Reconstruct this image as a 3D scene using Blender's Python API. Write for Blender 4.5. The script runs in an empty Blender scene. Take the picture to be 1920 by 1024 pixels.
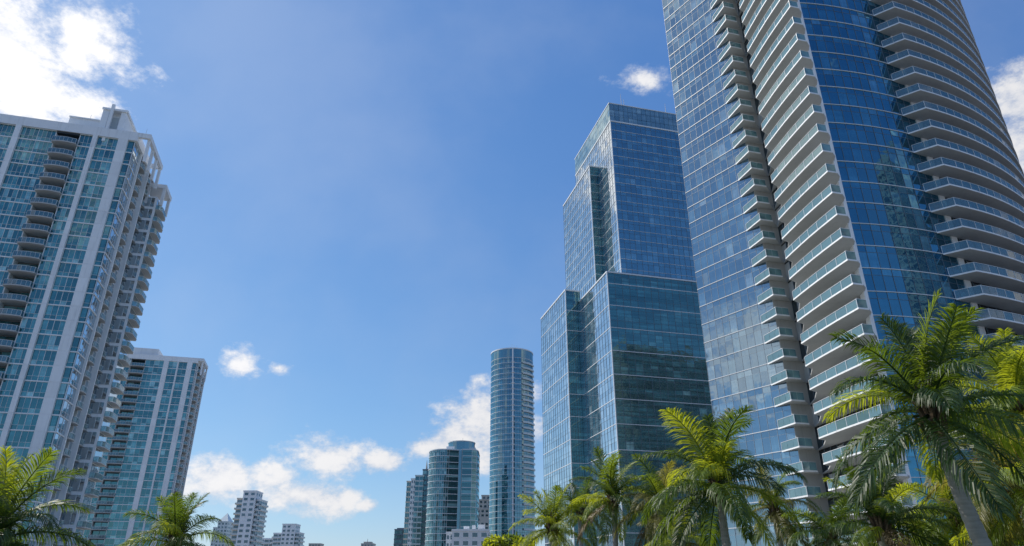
import bpy, math, random
from mathutils import Vector, Matrix
R = math.radians
random.seed(11)
sc = bpy.context.scene
col = sc.collection

# ------------------------------------------------------------------ camera
F_PX, PITCH, EYE = 1286.0, R(24.57), 1.7
CP, SP = math.cos(PITCH), math.sin(PITCH)
cam = bpy.data.cameras.new('camera')
cam.sensor_width = 36.0
cam.lens = 36.0 * F_PX / 1920.0
cam.clip_start, cam.clip_end = 0.1, 9000
cam_o = bpy.data.objects.new('camera', cam)
col.objects.link(cam_o)
cam_o.location = (0, 0, EYE)
cam_o.rotation_euler = (R(90) + PITCH, 0, 0)
sc.camera = cam_o

def ray(u, v):
    w = 512 - v
    return Vector((u - 960, F_PX * CP - w * SP, F_PX * SP + w * CP))
def at(u, v, Y):
    r = ray(u, v)
    return Vector((r.x / r.y * Y, Y, EYE + r.z / r.y * Y))
def proj(p):
    d = Vector(p) - Vector((0, 0, EYE))
    f = d.y * CP + d.z * SP
    if f < .1: return None
    return 960 + F_PX * d.x / f, 512 - F_PX * (d.z * CP - d.y * SP) / f, f

# ------------------------------------------------------------------ sun and sky
SUN_AZ, SUN_EL = R(-66), R(46)
sun_dir = Vector((math.sin(SUN_AZ) * math.cos(SUN_EL), math.cos(SUN_AZ) * math.cos(SUN_EL), math.sin(SUN_EL)))
sun = bpy.data.lights.new('sun', 'SUN')
sun.energy, sun.angle, sun.color = 5.0, R(0.5), (1.0, .94, .84)
sun_o = bpy.data.objects.new('sun', sun)
col.objects.link(sun_o)
sun_o.location = (-60, 0, 300)
sun_o.rotation_euler = sun_dir.to_track_quat('Z', 'Y').to_euler()
sc.view_settings.view_transform = 'Standard'
sc.view_settings.look = 'None'
sc.view_settings.exposure = 0.0
sc.view_settings.gamma = 1.0
sc.view_settings.use_curve_mapping = False

world = bpy.data.worlds.new('World')
sc.world = world
world.use_nodes = True
wt = world.node_tree
wt.nodes.clear()

class NT:
    """small helper to write node maths in one line"""
    def __init__(s, t): s.t = t
    def n(s, kind, **kw):
        nd = s.t.nodes.new(kind)
        for k, v in kw.items(): setattr(nd, k, v)
        return nd
    def put(s, nd, key, v):
        if v is None: return
        if hasattr(v, 'is_linked') or hasattr(v, 'links'): s.t.links.new(v, nd.inputs[key])
        else: nd.inputs[key].default_value = v
    def m(s, op, a, b=None, c=None, clamp=False):
        nd = s.n('ShaderNodeMath', operation=op, use_clamp=clamp)
        s.put(nd, 0, a); s.put(nd, 1, b); s.put(nd, 2, c)
        return nd.outputs[0]
    def v(s, op, a, b=None):
        nd = s.n('ShaderNodeVectorMath', operation=op)
        s.put(nd, 0, a); s.put(nd, 1, b)
        return nd.outputs['Value'] if op in ('DOT_PRODUCT', 'LENGTH') else nd.outputs[0]
    def mix(s, f, a, b):
        nd = s.n('ShaderNodeMix', data_type='RGBA')
        s.put(nd, 0, f); s.put(nd, 6, a); s.put(nd, 7, b)
        return nd.outputs[2]
    def smooth(s, x, lo, hi):
        nd = s.n('ShaderNodeMapRange', interpolation_type='SMOOTHSTEP')
        s.put(nd, 0, x); s.put(nd, 1, lo); s.put(nd, 2, hi)
        return nd.outputs[0]
    def noise(s, vec, scale, detail=4, rough=.55, lac=2.0):
        nd = s.n('ShaderNodeTexNoise')
        s.put(nd, 'Vector', vec); s.put(nd, 'Scale', scale); s.put(nd, 'Detail', detail)
        s.put(nd, 'Roughness', rough); s.put(nd, 'Lacunarity', lac)
        return nd.outputs[0]
    def ramp(s, f, stops, interp='LINEAR'):
        nd = s.n('ShaderNodeValToRGB'); cr = nd.color_ramp; cr.interpolation = interp
        while len(cr.elements) < len(stops): cr.elements.new(.5)
        for e, (p, c) in zip(cr.elements, stops): e.position = p; e.color = (*c, 1)
        s.put(nd, 0, f)
        return nd.outputs[0]

W_ = NT(wt)
sky = W_.n('ShaderNodeTexSky', sky_type='NISHITA')
sky.sun_disc = False
sky.sun_elevation, sky.sun_rotation = SUN_EL, SUN_AZ
sky.altitude = 0
sky.air_density, sky.dust_density, sky.ozone_density = 1.0, .45, 3.6
# the sky's radiance with a softer climb towards the horizon, as the photograph's film shows it
sp = W_.n('ShaderNodeSeparateColor'); wt.links.new(sky.outputs[0], sp.inputs[0])
cc = W_.n('ShaderNodeCombineColor')
for ch, (k_, p_) in enumerate(((.60, .97), (.685, .79), (.83, .54))):
    wt.links.new(W_.m('MULTIPLY', W_.m('POWER', W_.m('MULTIPLY', sp.outputs[ch], .15), p_), k_ / .15), cc.inputs[ch])
tc = W_.n('ShaderNodeTexCoord')
D = W_.v('NORMALIZE', tc.outputs['Generated'])
Dn = W_.v('MULTIPLY', D, (1.0, 1.0, 1.5))
nA = W_.noise(Dn, 7.0, 10, .62)
nB = W_.noise(W_.v('ADD', Dn, (3.1, 1.7, .4)), 20, 9, .66)
# cumulus clouds at their places on the sky, broken up by noise
CLOUDS = [(ray(u, v), ru, rv) for (u, v, ru, rv) in [
    (5, 80, 180, 125), (160, 55, 76, 66), (80, 170, 80, 48), (455, 682, 44, 34), (420, 902, 92, 40), (510, 905, 84, 46), (560, 928, 92, 30), (620, 862, 86, 38), (705, 866, 40, 24),
    (925, 800, 118, 60), (858, 818, 68, 38), (800, 838, 40, 20), (1215, 152, 66, 36), (1930, 200, 85, 95), (690, 948, 30, 16), (525, 692, 30, 14)]]
# one more cloud off to the left, which the mirrored facade shows
CLOUDS += [(Vector((-1290, 10, 400)), 230, 80), (Vector((-1300, -250, 620)), 200, 70)]
THIN = {66: .45, 44: .42, 70: .0, 60: .75, 30: .5}     # wisps that stay thin
best = None
for (r, ru, rv) in CLOUDS:
    L = r.length; c = r.normalized()
    rt = c.cross(Vector((0, 0, 1))).normalized(); up = rt.cross(c).normalized()
    a = W_.m('MULTIPLY', W_.v('DOT_PRODUCT', D, tuple(rt)), L / ru)
    b = W_.m('MULTIPLY', W_.v('DOT_PRODUCT', D, tuple(up)), L / rv)
    f = W_.m('GREATER_THAN', W_.v('DOT_PRODUCT', D, tuple(c)), 0.2)
    q = W_.m('SQRT', W_.m('ADD', W_.m('MULTIPLY', a, a), W_.m('MULTIPLY', b, b)))
    g = W_.m('SUBTRACT', 1.0 - THIN.get(round(ru), 0), q)
    g = W_.m('MULTIPLY_ADD', W_.m('SUBTRACT', f, 1.0), 50.0, g)
    best = g if best is None else W_.m('MAXIMUM', best, g)
best = W_.m('MAXIMUM', best, -1.5)
# scattered fair-weather clouds over the rest of the sky
sep = W_.n('ShaderNodeSeparateXYZ'); wt.links.new(D, sep.inputs[0])
nC = W_.noise(W_.v('ADD', D, (7.3, 2.2, 5.0)), 2.6, 5, .5)
away = W_.smooth(W_.v('DOT_PRODUCT', D, tuple(Vector((0.0, CP, SP)))), .80, .62)
gen = W_.m('MULTIPLY_ADD', W_.m('SUBTRACT', nC, .60), 6.0, 0.0)
gen = W_.m('SUBTRACT', gen, W_.m('MULTIPLY', W_.m('SUBTRACT', 1.0, away), 3.0))
best = W_.m('MAXIMUM', best, gen)
nz = W_.m('ADD', W_.m('MULTIPLY', W_.m('SUBTRACT', nA, .42), 3.2), W_.m('MULTIPLY', W_.m('SUBTRACT', nB, .46), 2.6))
dens = W_.m('ADD', best, nz)
cov = W_.smooth(dens, -.1, .9)
veil = W_.m('MULTIPLY', W_.smooth(W_.noise(W_.v('MULTIPLY', W_.v('ADD', D, (1.9, 4.4, 2.0)), (1.0, 1.6, 1.0)), 2.2, 6, .55), .36, .72), .17)
cov = W_.m('MAXIMUM', W_.m('MULTIPLY', cov, .97), veil)
cshade = W_.smooth(W_.m('ADD', W_.m('MULTIPLY', dens, .55), W_.m('MULTIPLY', nB, 1.0)), .35, 1.2)
ccol = W_.mix(cshade, (.62, .68, .80, 1), (.97, .96, .97, 1))
toward = W_.v('DOT_PRODUCT', D, tuple(sun_dir))
glow = W_.m('MULTIPLY_ADD', W_.smooth(toward, .35, .95), .25, .88)
bgs = W_.n('ShaderNodeBackground'); wt.links.new(cc.outputs[0], bgs.inputs[0]); bgs.inputs[1].default_value = .15
bgc = W_.n('ShaderNodeBackground'); wt.links.new(ccol, bgc.inputs[0]); wt.links.new(glow, bgc.inputs[1])
ms = W_.n('ShaderNodeMixShader'); wt.links.new(cov, ms.inputs[0])
wt.links.new(bgs.outputs[0], ms.inputs[1]); wt.links.new(bgc.outputs[0], ms.inputs[2])
wo = W_.n('ShaderNodeOutputWorld'); wt.links.new(ms.outputs[0], wo.inputs[0])
world.cycles.sampling_method = 'MANUAL'
world.cycles.sample_map_resolution = 1024
sc.cycles.max_bounces = 7
sc.cycles.transparent_max_bounces = 12
sc.cycles.use_denoising = True

# ------------------------------------------------------------------ materials
def new_mat(name):
    m = bpy.data.materials.new(name); m.use_nodes = True
    m.node_tree.nodes.clear()
    T = NT(m.node_tree)
    out = T.n('ShaderNodeOutputMaterial')
    return m, T, out
def rnd(T):
    oi = T.n('ShaderNodeObjectInfo'); ge = T.n('ShaderNodeNewGeometry')
    return T.m('FRACT', T.m('ADD', T.m('MULTIPLY', oi.outputs['Random'], 7.31), T.m('MULTIPLY', ge.outputs['Random Per Island'], 5.17))), ge
def painted(name, c, var=.12, rough=.6, stain=.25, scale=.6):
    m, T, out = new_mat(name)
    ge = T.n('ShaderNodeNewGeometry')
    p = ge.outputs['Position']
    st = T.n('ShaderNodeMapping'); st.inputs['Scale'].default_value = (1.6, 1.6, .12)
    m.node_tree.links.new(p, st.inputs[0])
    a = T.noise(p, scale, 6, .6); b = T.noise(st.outputs[0], 1.1, 5, .65)
    k = T.m('ADD', T.m('MULTIPLY', T.m('SUBTRACT', a, .5), var * 2), T.m('MULTIPLY', T.smooth(b, .5, .85), -stain))
    k = T.m('ADD', k, T.m('MULTIPLY', T.m('SUBTRACT', T.n('ShaderNodeObjectInfo').outputs['Random'], .5), .10))
    hv = T.n('ShaderNodeHueSaturation'); hv.inputs['Color'].default_value = (*c, 1)
    m.node_tree.links.new(T.m('ADD', k, 1.0), hv.inputs['Value'])
    bs = T.n('ShaderNodeBsdfPrincipled'); m.node_tree.links.new(hv.outputs[0], bs.inputs['Base Color'])
    bs.inputs['Roughness'].default_value = rough
    bu = T.n('ShaderNodeBump'); bu.inputs['Strength'].default_value = .15; bu.inputs['Distance'].default_value = .02
    m.node_tree.links.new(T.noise(p, 14, 4), bu.inputs['Height'])
    m.node_tree.links.new(bu.outputs[0], bs.inputs['Normal'])
    m.node_tree.links.new(bs.outputs[0], out.inputs[0])
    return m
def glass(name, stops, tint, base=.2, ior=1.75, rough=.03, wob=.012, wscale=.55, strata=.5):
    m, T, out = new_mat(name); L = m.node_tree.links
    r, ge = rnd(T)
    p = ge.outputs['Position']
    c = T.ramp(r, stops)
    # curtain folds and blinds seen dimly through the glass, on some panes only
    mp = T.n('ShaderNodeMapping'); mp.inputs['Scale'].default_value = (3.2, 3.2, .35); L.new(p, mp.inputs[0])
    fold = T.noise(mp.outputs[0], 1.0, 3, .6)
    hv = T.n('ShaderNodeHueSaturation'); L.new(c, hv.inputs['Color'])
    m2_ = T.n('ShaderNodeMapping'); m2_.inputs['Scale'].default_value = (.07, .07, .9); L.new(p, m2_.inputs[0])
    strat = T.smooth(T.noise(m2_.outputs[0], 1.0, 4, .6), .38, .66)
    L.new(T.m('MULTIPLY', T.m('MULTIPLY_ADD', T.m('SUBTRACT', fold, .5), 1.5, 1.0), T.m('MULTIPLY_ADD', strat, strata, 1.0 - strata * .35)), hv.inputs['Value'])
    df = T.n('ShaderNodeBsdfDiffuse'); L.new(hv.outputs[0], df.inputs[0])
    gl = T.n('ShaderNodeBsdfGlossy'); gl.inputs['Roughness'].default_value = rough
    r2 = T.m('FRACT', T.m('MULTIPLY', r, 13.7))
    L.new(T.mix(r2, (*[x * .90 for x in tint], 1), (*tint, 1)), gl.inputs[0])
    bu = T.n('ShaderNodeBump'); bu.inputs['Strength'].default_value = 1.0; bu.inputs['Distance'].default_value = wob
    L.new(T.noise(p, wscale, 2, .5), bu.inputs['Height'])
    L.new(bu.outputs[0], gl.inputs['Normal'])
    fr = T.n('ShaderNodeFresnel'); fr.inputs[0].default_value = ior
    fac = T.m('ADD', T.m('MULTIPLY', fr.outputs[0], 1 - base), base, clamp=True)
    ms = T.n('ShaderNodeMixShader'); L.new(fac, ms.inputs[0]); L.new(df.outputs[0], ms.inputs[1]); L.new(gl.outputs[0], ms.inputs[2])
    L.new(ms.outputs[0], out.inputs[0])
    return m
def rail_glass(name, c, dens=.6):
    m, T, out = new_mat(name); L = m.node_tree.links
    r, ge = rnd(T)
    tr = T.n('ShaderNodeBsdfTransparent'); tr.inputs[0].default_value = (.72, .88, .90, 1)
    df = T.n('ShaderNodeBsdfDiffuse'); L.new(T.mix(r, (*[x * .8 for x in c], 1), (*c, 1)), df.inputs[0])
    tl = T.n('ShaderNodeBsdfTranslucent'); tl.inputs[0].default_value = (*c, 1)
    gl = T.n('ShaderNodeBsdfGlossy'); gl.inputs['Roughness'].default_value = .04
    fr = T.n('ShaderNodeFresnel'); fr.inputs[0].default_value = 1.7
    m0 = T.n('ShaderNodeMixShader'); m0.inputs[0].default_value = .4; L.new(df.outputs[0], m0.inputs[1]); L.new(tl.outputs[0], m0.inputs[2])
    m1 = T.n('ShaderNodeMixShader'); m1.inputs[0].default_value = dens; L.new(tr.outputs[0], m1.inputs[1]); L.new(m0.outputs[0], m1.inputs[2])
    m2 = T.n('ShaderNodeMixShader'); L.new(T.m('ADD', T.m('MULTIPLY', fr.outputs[0], .8), .06), m2.inputs[0])
    L.new(m1.outputs[0], m2.inputs[1]); L.new(gl.outputs[0], m2.inputs[2])
    L.new(m2.outputs[0], out.inputs[0])
    return m
def leaf(name, c1, c2, tc_, trans=.5):
    m, T, out = new_mat(name); L = m.node_tree.links
    r, ge = rnd(T)
    big = T.noise(ge.outputs['Position'], 1.3, 3)
    f = T.m('ADD', T.m('MULTIPLY', r, .6), T.m('MULTIPLY', big, .4))
    bs = T.n('ShaderNodeBsdfPrincipled'); L.new(T.mix(f, (*c1, 1), (*c2, 1)), bs.inputs['Base Color'])
    bs.inputs['Roughness'].default_value = .5
    tl = T.n('ShaderNodeBsdfTranslucent'); L.new(T.mix(f, (*[x * .7 for x in tc_], 1), (*tc_, 1)), tl.inputs[0])
    ms = T.n('ShaderNodeMixShader'); ms.inputs[0].default_value = trans
    L.new(bs.outputs[0], ms.inputs[1]); L.new(tl.outputs[0], ms.inputs[2]); L.new(ms.outputs[0], out.inputs[0])
    return m
def trunk_mat(name, c1, c2):
    m, T, out = new_mat(name); L = m.node_tree.links
    ge = T.n('ShaderNodeNewGeometry'); p = ge.outputs['Position']
    mp = T.n('ShaderNodeMapping'); mp.inputs['Scale'].default_value = (1.6, 1.6, 17); L.new(p, mp.inputs[0])
    a = T.noise(mp.outputs[0], 1.0, 6, .65); b = T.noise(p, 3.0, 5, .6)
    bs = T.n('ShaderNodeBsdfPrincipled')
    L.new(T.mix(T.m('ADD', T.m('MULTIPLY', a, .6), T.m('MULTIPLY', b, .4)), (*c1, 1), (*c2, 1)), bs.inputs['Base Color'])
    bs.inputs['Roughness'].default_value = .85
    bu = T.n('ShaderNodeBump'); bu.inputs['Strength'].default_value = .7; bu.inputs['Distance'].default_value = .02
    L.new(a, bu.inputs['Height']); L.new(bu.outputs[0], bs.inputs['Normal'])
    L.new(bs.outputs[0], out.inputs[0])
    return m

M = {}
M['white'] = painted('white_paint', (.76, .78, .80), .09, .6, .28)
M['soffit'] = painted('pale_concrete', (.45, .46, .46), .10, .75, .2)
M['grey'] = painted('grey_concrete', (.42, .41, .39), .12, .8, .25)
M['cream'] = painted('cream_render', (.62, .57, .50), .1, .75, .2)
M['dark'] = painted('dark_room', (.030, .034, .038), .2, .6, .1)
M['core'] = painted('dark_grey_wall', (.22, .23, .24), .15, .8, .2)  # plain dark grey wall tone, same on every face
M['alu'] = painted('aluminium', (.62, .65, .68), .05, .35, .05)
M['midalu'] = painted('mid_aluminium', (.30, .35, .40), .05, .35, .05)
M['dkalu'] = painted('dark_aluminium', (.12, .16, .20), .05, .35, .05)
M['frost'] = painted('frosted_panel', (.50, .56, .58), .08, .25, .1)
M['paving'] = painted('paving', (.20, .20, .195), .15, .85, .2)
M['asphalt'] = painted('asphalt', (.05, .05, .052), .2, .9, .2)
M['lawn'] = painted('lawn', (.06, .10, .025), .4, .95, .2, 2.0)
M['line'] = painted('road_paint', (.75, .74, .70), .1, .7, .3)
M['gl_a'] = glass('curtain_wall_glass', [(0, (.010, .030, .055)), (.6, (.02, .055, .09)), (.92, (.06, .12, .16)), (1, (.16, .22, .25))], (.62, .82, .98), .30, 1.8)
M['gl_d'] = glass('deep_blue_glass', [(0, (.004, .022, .05)), (.6, (.010, .05, .10)), (.9, (.03, .11, .18)), (1, (.08, .18, .26))], (.26, .62, .80), .30, 1.7)
M['gl_c'] = glass('blue_office_glass', [(0, (.010, .04, .07)), (.6, (.022, .075, .12)), (.93, (.06, .15, .21)), (1, (.14, .24, .29))], (.56, .82, .92), .32, 1.7)
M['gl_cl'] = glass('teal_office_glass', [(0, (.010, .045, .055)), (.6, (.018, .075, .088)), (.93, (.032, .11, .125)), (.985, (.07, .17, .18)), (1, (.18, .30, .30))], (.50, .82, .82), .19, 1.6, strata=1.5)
M['gl_s'] = glass('sky_lit_side_glass', [(0, (.04, .09, .12)), (.7, (.09, .17, .21)), (1, (.24, .32, .35))], (.96, .99, 1.0), .55, 2.0)  # side-face copy of the office glass, bright sky reflection put into paler colour
M['gl_t'] = glass('teal_flat_glass', [(0, (.004, .026, .036)), (.4, (.014, .08, .10)), (.7, (.04, .16, .19)), (.9, (.13, .30, .33)), (1, (.30, .46, .48))], (.46, .88, .90), .17, 1.6)
M['gl_b'] = glass('sky_side_glass', [(0, (.01, .04, .08)), (.8, (.03, .08, .14)), (1, (.1, .18, .24))], (.84, .95, 1.0), .62, 1.9)  # side-window copy of the flat glass, sky brightness put into a stronger tint
M['gl_far'] = glass('far_teal_glass', [(0, (.008, .035, .045)), (.5, (.022, .085, .10)), (.8, (.06, .17, .19)), (1, (.20, .33, .34))], (.45, .78, .85), .14, 1.6)
M['gl_cyl'] = glass('far_blue_glass', [(0, (.004, .028, .05)), (.6, (.008, .055, .085)), (.9, (.02, .10, .14)), (1, (.06, .16, .2))], (.58, .86, .97), .22, 1.7, .04)  # tint and mirror share lightened in place of haze over the distance
M['gl_scr'] = glass('screen_glass', [(0, (.07, .14, .18)), (.7, (.12, .20, .24)), (1, (.2, .3, .33))], (.75, .9, .95), .22, 1.6)
M['gl_dk'] = glass('dark_window_glass', [(0, (.008, .012, .016)), (.7, (.02, .03, .04)), (1, (.12, .14, .15))], (.7, .85, .95), .12, 1.6)
M['rail'] = rail_glass('sky_lit_rail_glass', (.36, .62, .66), .44)  # rails towards the bright sky, its reflection put into the paler colour
M['railb'] = rail_glass('shaded_rail_glass', (.10, .28, .38), .55)  # same rail glass on shaded fronts, shade put into the darker blue
M['handrail'] = M['alu']
M['leaf'] = leaf('palm_leaf', (.014, .045, .008), (.050, .100, .016), (.38, .50, .025), .38)
M['leafy'] = leaf('yellow_green_palm_leaf', (.045, .095, .010), (.12, .17, .018), (.72, .78, .035), .46)  # yellow-green leaf, mixed among the fronds at random
M['leafd'] = leaf('deep_palm_leaf', (.008, .028, .008), (.028, .066, .014), (.24, .36, .02), .32)
M['leafb'] = leaf('dry_palm_leaf', (.075, .05, .022), (.16, .115, .05), (.35, .22, .08), .3)
M['leafo'] = leaf('olive_palm_leaf', (.06, .07, .02), (.15, .14, .04), (.52, .48, .06), .40)
M['stem'] = painted('leaf_stem', (.16, .17, .05), .2, .5, .1)
M['trunk'] = trunk_mat('palm_trunk', (.05, .045, .04), (.52, .49, .47))
M['boot'] = trunk_mat('brown_fibre', (.035, .022, .012), (.13, .085, .045))

# ------------------------------------------------------------------ mesh helpers
class MB:
    def __init__(s): s.v = []; s.f = []
    def quad(s, a, b, c, d):
        n = len(s.v); s.v += [tuple(a), tuple(b), tuple(c), tuple(d)]; s.f.append((n, n + 1, n + 2, n + 3))
    def hexa(s, p):
        n = len(s.v); s.v += [tuple(q) for q in p]
        s.f += [(n, n + 3, n + 2, n + 1), (n + 4, n + 5, n + 6, n + 7), (n, n + 1, n + 5, n + 4), (n + 1, n + 2, n + 6, n + 5), (n + 2, n + 3, n + 7, n + 6), (n + 3, n, n + 4, n + 7)]
    def box(s, x0, x1, y0, y1, z0, z1, mat=None):
        p = [(x0, y0, z0), (x1, y0, z0), (x1, y1, z0), (x0, y1, z0), (x0, y0, z1), (x1, y0, z1), (x1, y1, z1), (x0, y1, z1)]
        if mat is not None: p = [mat @ Vector(q) for q in p]
        s.hexa(p)
    def prism(s, poly, z0, z1):
        a = sum(poly[i][0] * poly[(i + 1) % len(poly)][1] - poly[(i + 1) % len(poly)][0] * poly[i][1] for i in range(len(poly)))
        if a < 0: poly = poly[::-1]
        n = len(s.v); k = len(poly)
        s.v += [(p[0], p[1], z0) for p in poly] + [(p[0], p[1], z1) for p in poly]
        s.f.append(tuple(range(n + k - 1, n - 1, -1))); s.f.append(tuple(range(n + k, n + 2 * k)))
        for i in range(k):
            j = (i + 1) % k
            s.f.append((n + i, n + j, n + k + j, n + k + i))
    def tube(s, pts, rad, sides=8, cap=True):
        n0 = len(s.v)
        for i, p in enumerate(pts):
            p = Vector(p)
            t = (Vector(pts[min(i + 1, len(pts) - 1)]) - Vector(pts[max(i - 1, 0)])).normalized()
            a = t.cross(Vector((0, 1, 0.3))).normalized(); b = t.cross(a).normalized()
            for k in range(sides):
                an = 2 * math.pi * k / sides
                s.v.append(tuple(p + (a * math.cos(an) + b * math.sin(an)) * rad[i]))
        for i in range(len(pts) - 1):
            for k in range(sides):
                k2 = (k + 1) % sides
                s.f.append((n0 + i * sides + k, n0 + i * sides + k2, n0 + (i + 1) * sides + k2, n0 + (i + 1) * sides + k))
        if cap:
            s.f.append(tuple(range(n0 + sides - 1, n0 - 1, -1)))
            m = n0 + (len(pts) - 1) * sides
            s.f.append(tuple(range(m, m + sides)))
    def mesh(s, name, mat, smooth=False):
        me = bpy.data.meshes.new(name)
        me.from_pydata(s.v, [], s.f); me.update()
        if mat: me.materials.append(mat)
        if smooth: me.polygons.foreach_set('use_smooth', [True] * len(me.polygons))
        return me

WM = {}     # world matrices of what has been linked
def link(name, mesh, mat4, parent=None, kind=None):
    o = bpy.data.objects.new(name, mesh); col.objects.link(o)
    if parent is not None:
        o.parent = parent; o.matrix_parent_inverse = WM[parent].inverted()
    o.matrix_basis = mat4; WM[o] = mat4.copy()
    if kind: o['kind'] = kind
    return o
def thing(name, label, cat, loc, group=None):
    o = link(name, None, Matrix.Translation(Vector(loc)))
    o.empty_display_size = .5
    o['label'] = label; o['category'] = cat
    if group: o['group'] = group
    return o
def tag(o, label, cat, group=None):
    o['label'] = label; o['category'] = cat
    if group: o['group'] = group
    return o
I4 = Matrix.Identity(4)
def part(name, mb, mat, parent, kind=None, mat4=I4, smooth=False):
    return link(name, mb.mesh(name, mat, smooth), mat4, parent, kind)

def frame_area(M4, w, h):
    """size of a piece in the picture, zero when it lies outside or faces away"""
    c = M4 @ Vector((0, 0, 0)); q = proj(c)
    if q is None or not (-30 < q[0] < 1950 and -30 < q[1] < 1054): return 0
    n = (M4.to_3x3() @ Vector((0, -1, 0))); d = (Vector((0, 0, EYE)) - c)
    return max(0.0, n.dot(d.normalized())) * w * h / d.length_squared

class Pieces:
    """alike pieces of one thing: the largest in the picture become objects, the rest one joined part"""
    def __init__(s, root): s.root = root; s.c = {}
    def add(s, name, rest, w, h, t, M4, mat, parent=None, fit=True):
        s.c.setdefault(name, (rest, []))[1].append((w, h, t, M4, mat, parent))
    def finish(s, limit=300):
        for name, (rest, lst) in s.c.items():
            lst.sort(key=lambda e: -frame_area(e[3], e[0], e[1]))
            cache = {}
            top = [e for e in lst[:limit] if frame_area(e[3], e[0], e[1]) > 0]
            for (w, h, t, M4, mat, par) in top:
                key = (round(w, 3), round(h, 3), t, mat.name)
                if key not in cache:
                    b = MB(); b.box(-w / 2, w / 2, 0, t, -h / 2, h / 2); cache[key] = b.mesh(name, mat)
                link(name, cache[key], M4, par or s.root)
            by = {}
            for e in lst[len(top):]: by.setdefault(e[4].name, []).append(e)
            for mn, es in by.items():
                b = MB()
                for (w, h, t, M4, mat, par) in es: b.box(-w / 2, w / 2, 0, t, -h / 2, h / 2, M4)
                part(rest, b, es[0][4], s.root, 'stuff')

def frame(p, d, z=0.0):
    """local frame on a facade: x along d, -y outward, z up"""
    an = math.atan2(d[1], d[0])
    return Matrix.Translation((p[0], p[1], z)) @ Matrix.Rotation(an, 4, 'Z')
def jit(a=.3): return Matrix.Rotation(R(random.gauss(0, a)), 4, 'Z') @ Matrix.Rotation(R(random.gauss(0, a)), 4, 'X')
def lerp(a, b, t): return (a[0] + (b[0] - a[0]) * t, a[1] + (b[1] - a[1]) * t)
def dist(a, b): return math.hypot(b[0] - a[0], b[1] - a[1])
def unit(a, b):
    l = dist(a, b); return ((b[0] - a[0]) / l, (b[1] - a[1]) / l)
def off(p, d, n): return (p[0] + d[1] * n, p[1] - d[0] * n)      # n metres outward of direction d
def mv(p, d, s): return (p[0] + d[0] * s, p[1] + d[1] * s)

def curtain_wall(pc, mulmat, bands, path, z0, floors, fh, mat, rows=(.72, .28), bar=.05, proud=.07, band=.12, bandp=.12, amp=.3, bandmb=None, every=1, name='glass_pane', rest='upper_glazing'):
    """panes, mullions and floor lines on a path given left to right as seen from outside"""
    segs = [(a, unit(a, b), dist(a, b)) for a, b in zip(path, path[1:])]
    def strip(z, hh, pr):
        b = MB()
        for a, d, w in segs: b.box(0, w, -pr, .02, z - hh / 2, z + hh / 2, frame(a, d))
        return b
    if len(rows) > 1:
        tm = strip(0, bar * .8, proud * .5).mesh('transom', mulmat)
        for f in range(floors): link('transom', tm, Matrix.Translation((0, 0, z0 + (f + rows[0]) * fh)), pc.root)
    vb = MB(); vb.box(-bar / 2, bar / 2, -proud, .02, 0, floors * fh); vm = vb.mesh('mullion', mulmat)
    for (a, d, w) in segs:
        Fm = frame(a, d)
        link('mullion', vm, frame(a, d, z0), pc.root)
        for f in range(floors):
            zb = z0 + f * fh; zz = zb
            for r_ in rows:
                h = fh * r_
                M4 = Fm @ Matrix.Translation((w / 2, 0, zz + h / 2)) @ jit(amp)
                pc.add(name, rest, w - bar * .6, h - bar * .6, .03, M4, mat)
                zz += h
    b = MB(); outer = []; inner = []
    for i, p in enumerate(path):
        d = unit(path[max(i - 1, 0)], path[min(i + 1, len(path) - 1)])
        outer.append(off(p, d, bandp)); inner.append(off(p, d, -.03))
    for i in range(len(path) - 1):
        q = [inner[i], inner[i + 1], outer[i + 1], outer[i]]
        b.hexa([(x, y, -band / 2) for x, y in q][::-1] + [(x, y, band / 2) for x, y in q][::-1])
    bm_ = b.mesh('floor_band', bands)
    for f in range(0, floors + 1, every): link('floor_band', bm_, Matrix.Translation((0, 0, z0 + f * fh)), pc.root)

# ------------------------------------------------------------------ ground
g = MB(); g.quad((-6000, -6000, 0), (6000, -6000, 0), (6000, 6000, 0), (-6000, 6000, 0))
o = part('ground', g, M['paving'], None, 'structure')
g = MB(); g.quad((-6.5, -200, .004), (4.0, -200, .004), (4.0, 600, .004), (-6.5, 600, .004))
o = part('road', g, M['asphalt'], None, 'structure')
g = MB()
for x0, x1 in ((4.0, 4.25), (-6.75, -6.5)): g.box(x0, x1, -200, 600, -.1, .13)
part('kerb', g, M['grey'], None, 'structure')
g = MB()
for k in range(60): g.quad((-1.35, -20 + k * 8, .008), (-1.2, -20 + k * 8, .008), (-1.2, -17 + k * 8, .008), (-1.35, -17 + k * 8, .008))
part('road_marking', g, M['line'], None, 'structure')
g = MB(); g.quad((5.2, 6, .01), (30, 6, .01), (30, 56, .01), (5.2, 56, .01)); g.quad((-40, 8, .01), (-8, 8, .01), (-8, 60, .01), (-40, 60, .01))
part('lawn', g, M['lawn'], None, 'structure')

GX, GY = (.968, .25), (-.25, .968)     # street grid of the quarter: along, and away
def grid(p, a, b): return (p[0] + GX[0] * a + GY[0] * b, p[1] + GX[1] * a + GY[1] * b)

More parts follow.
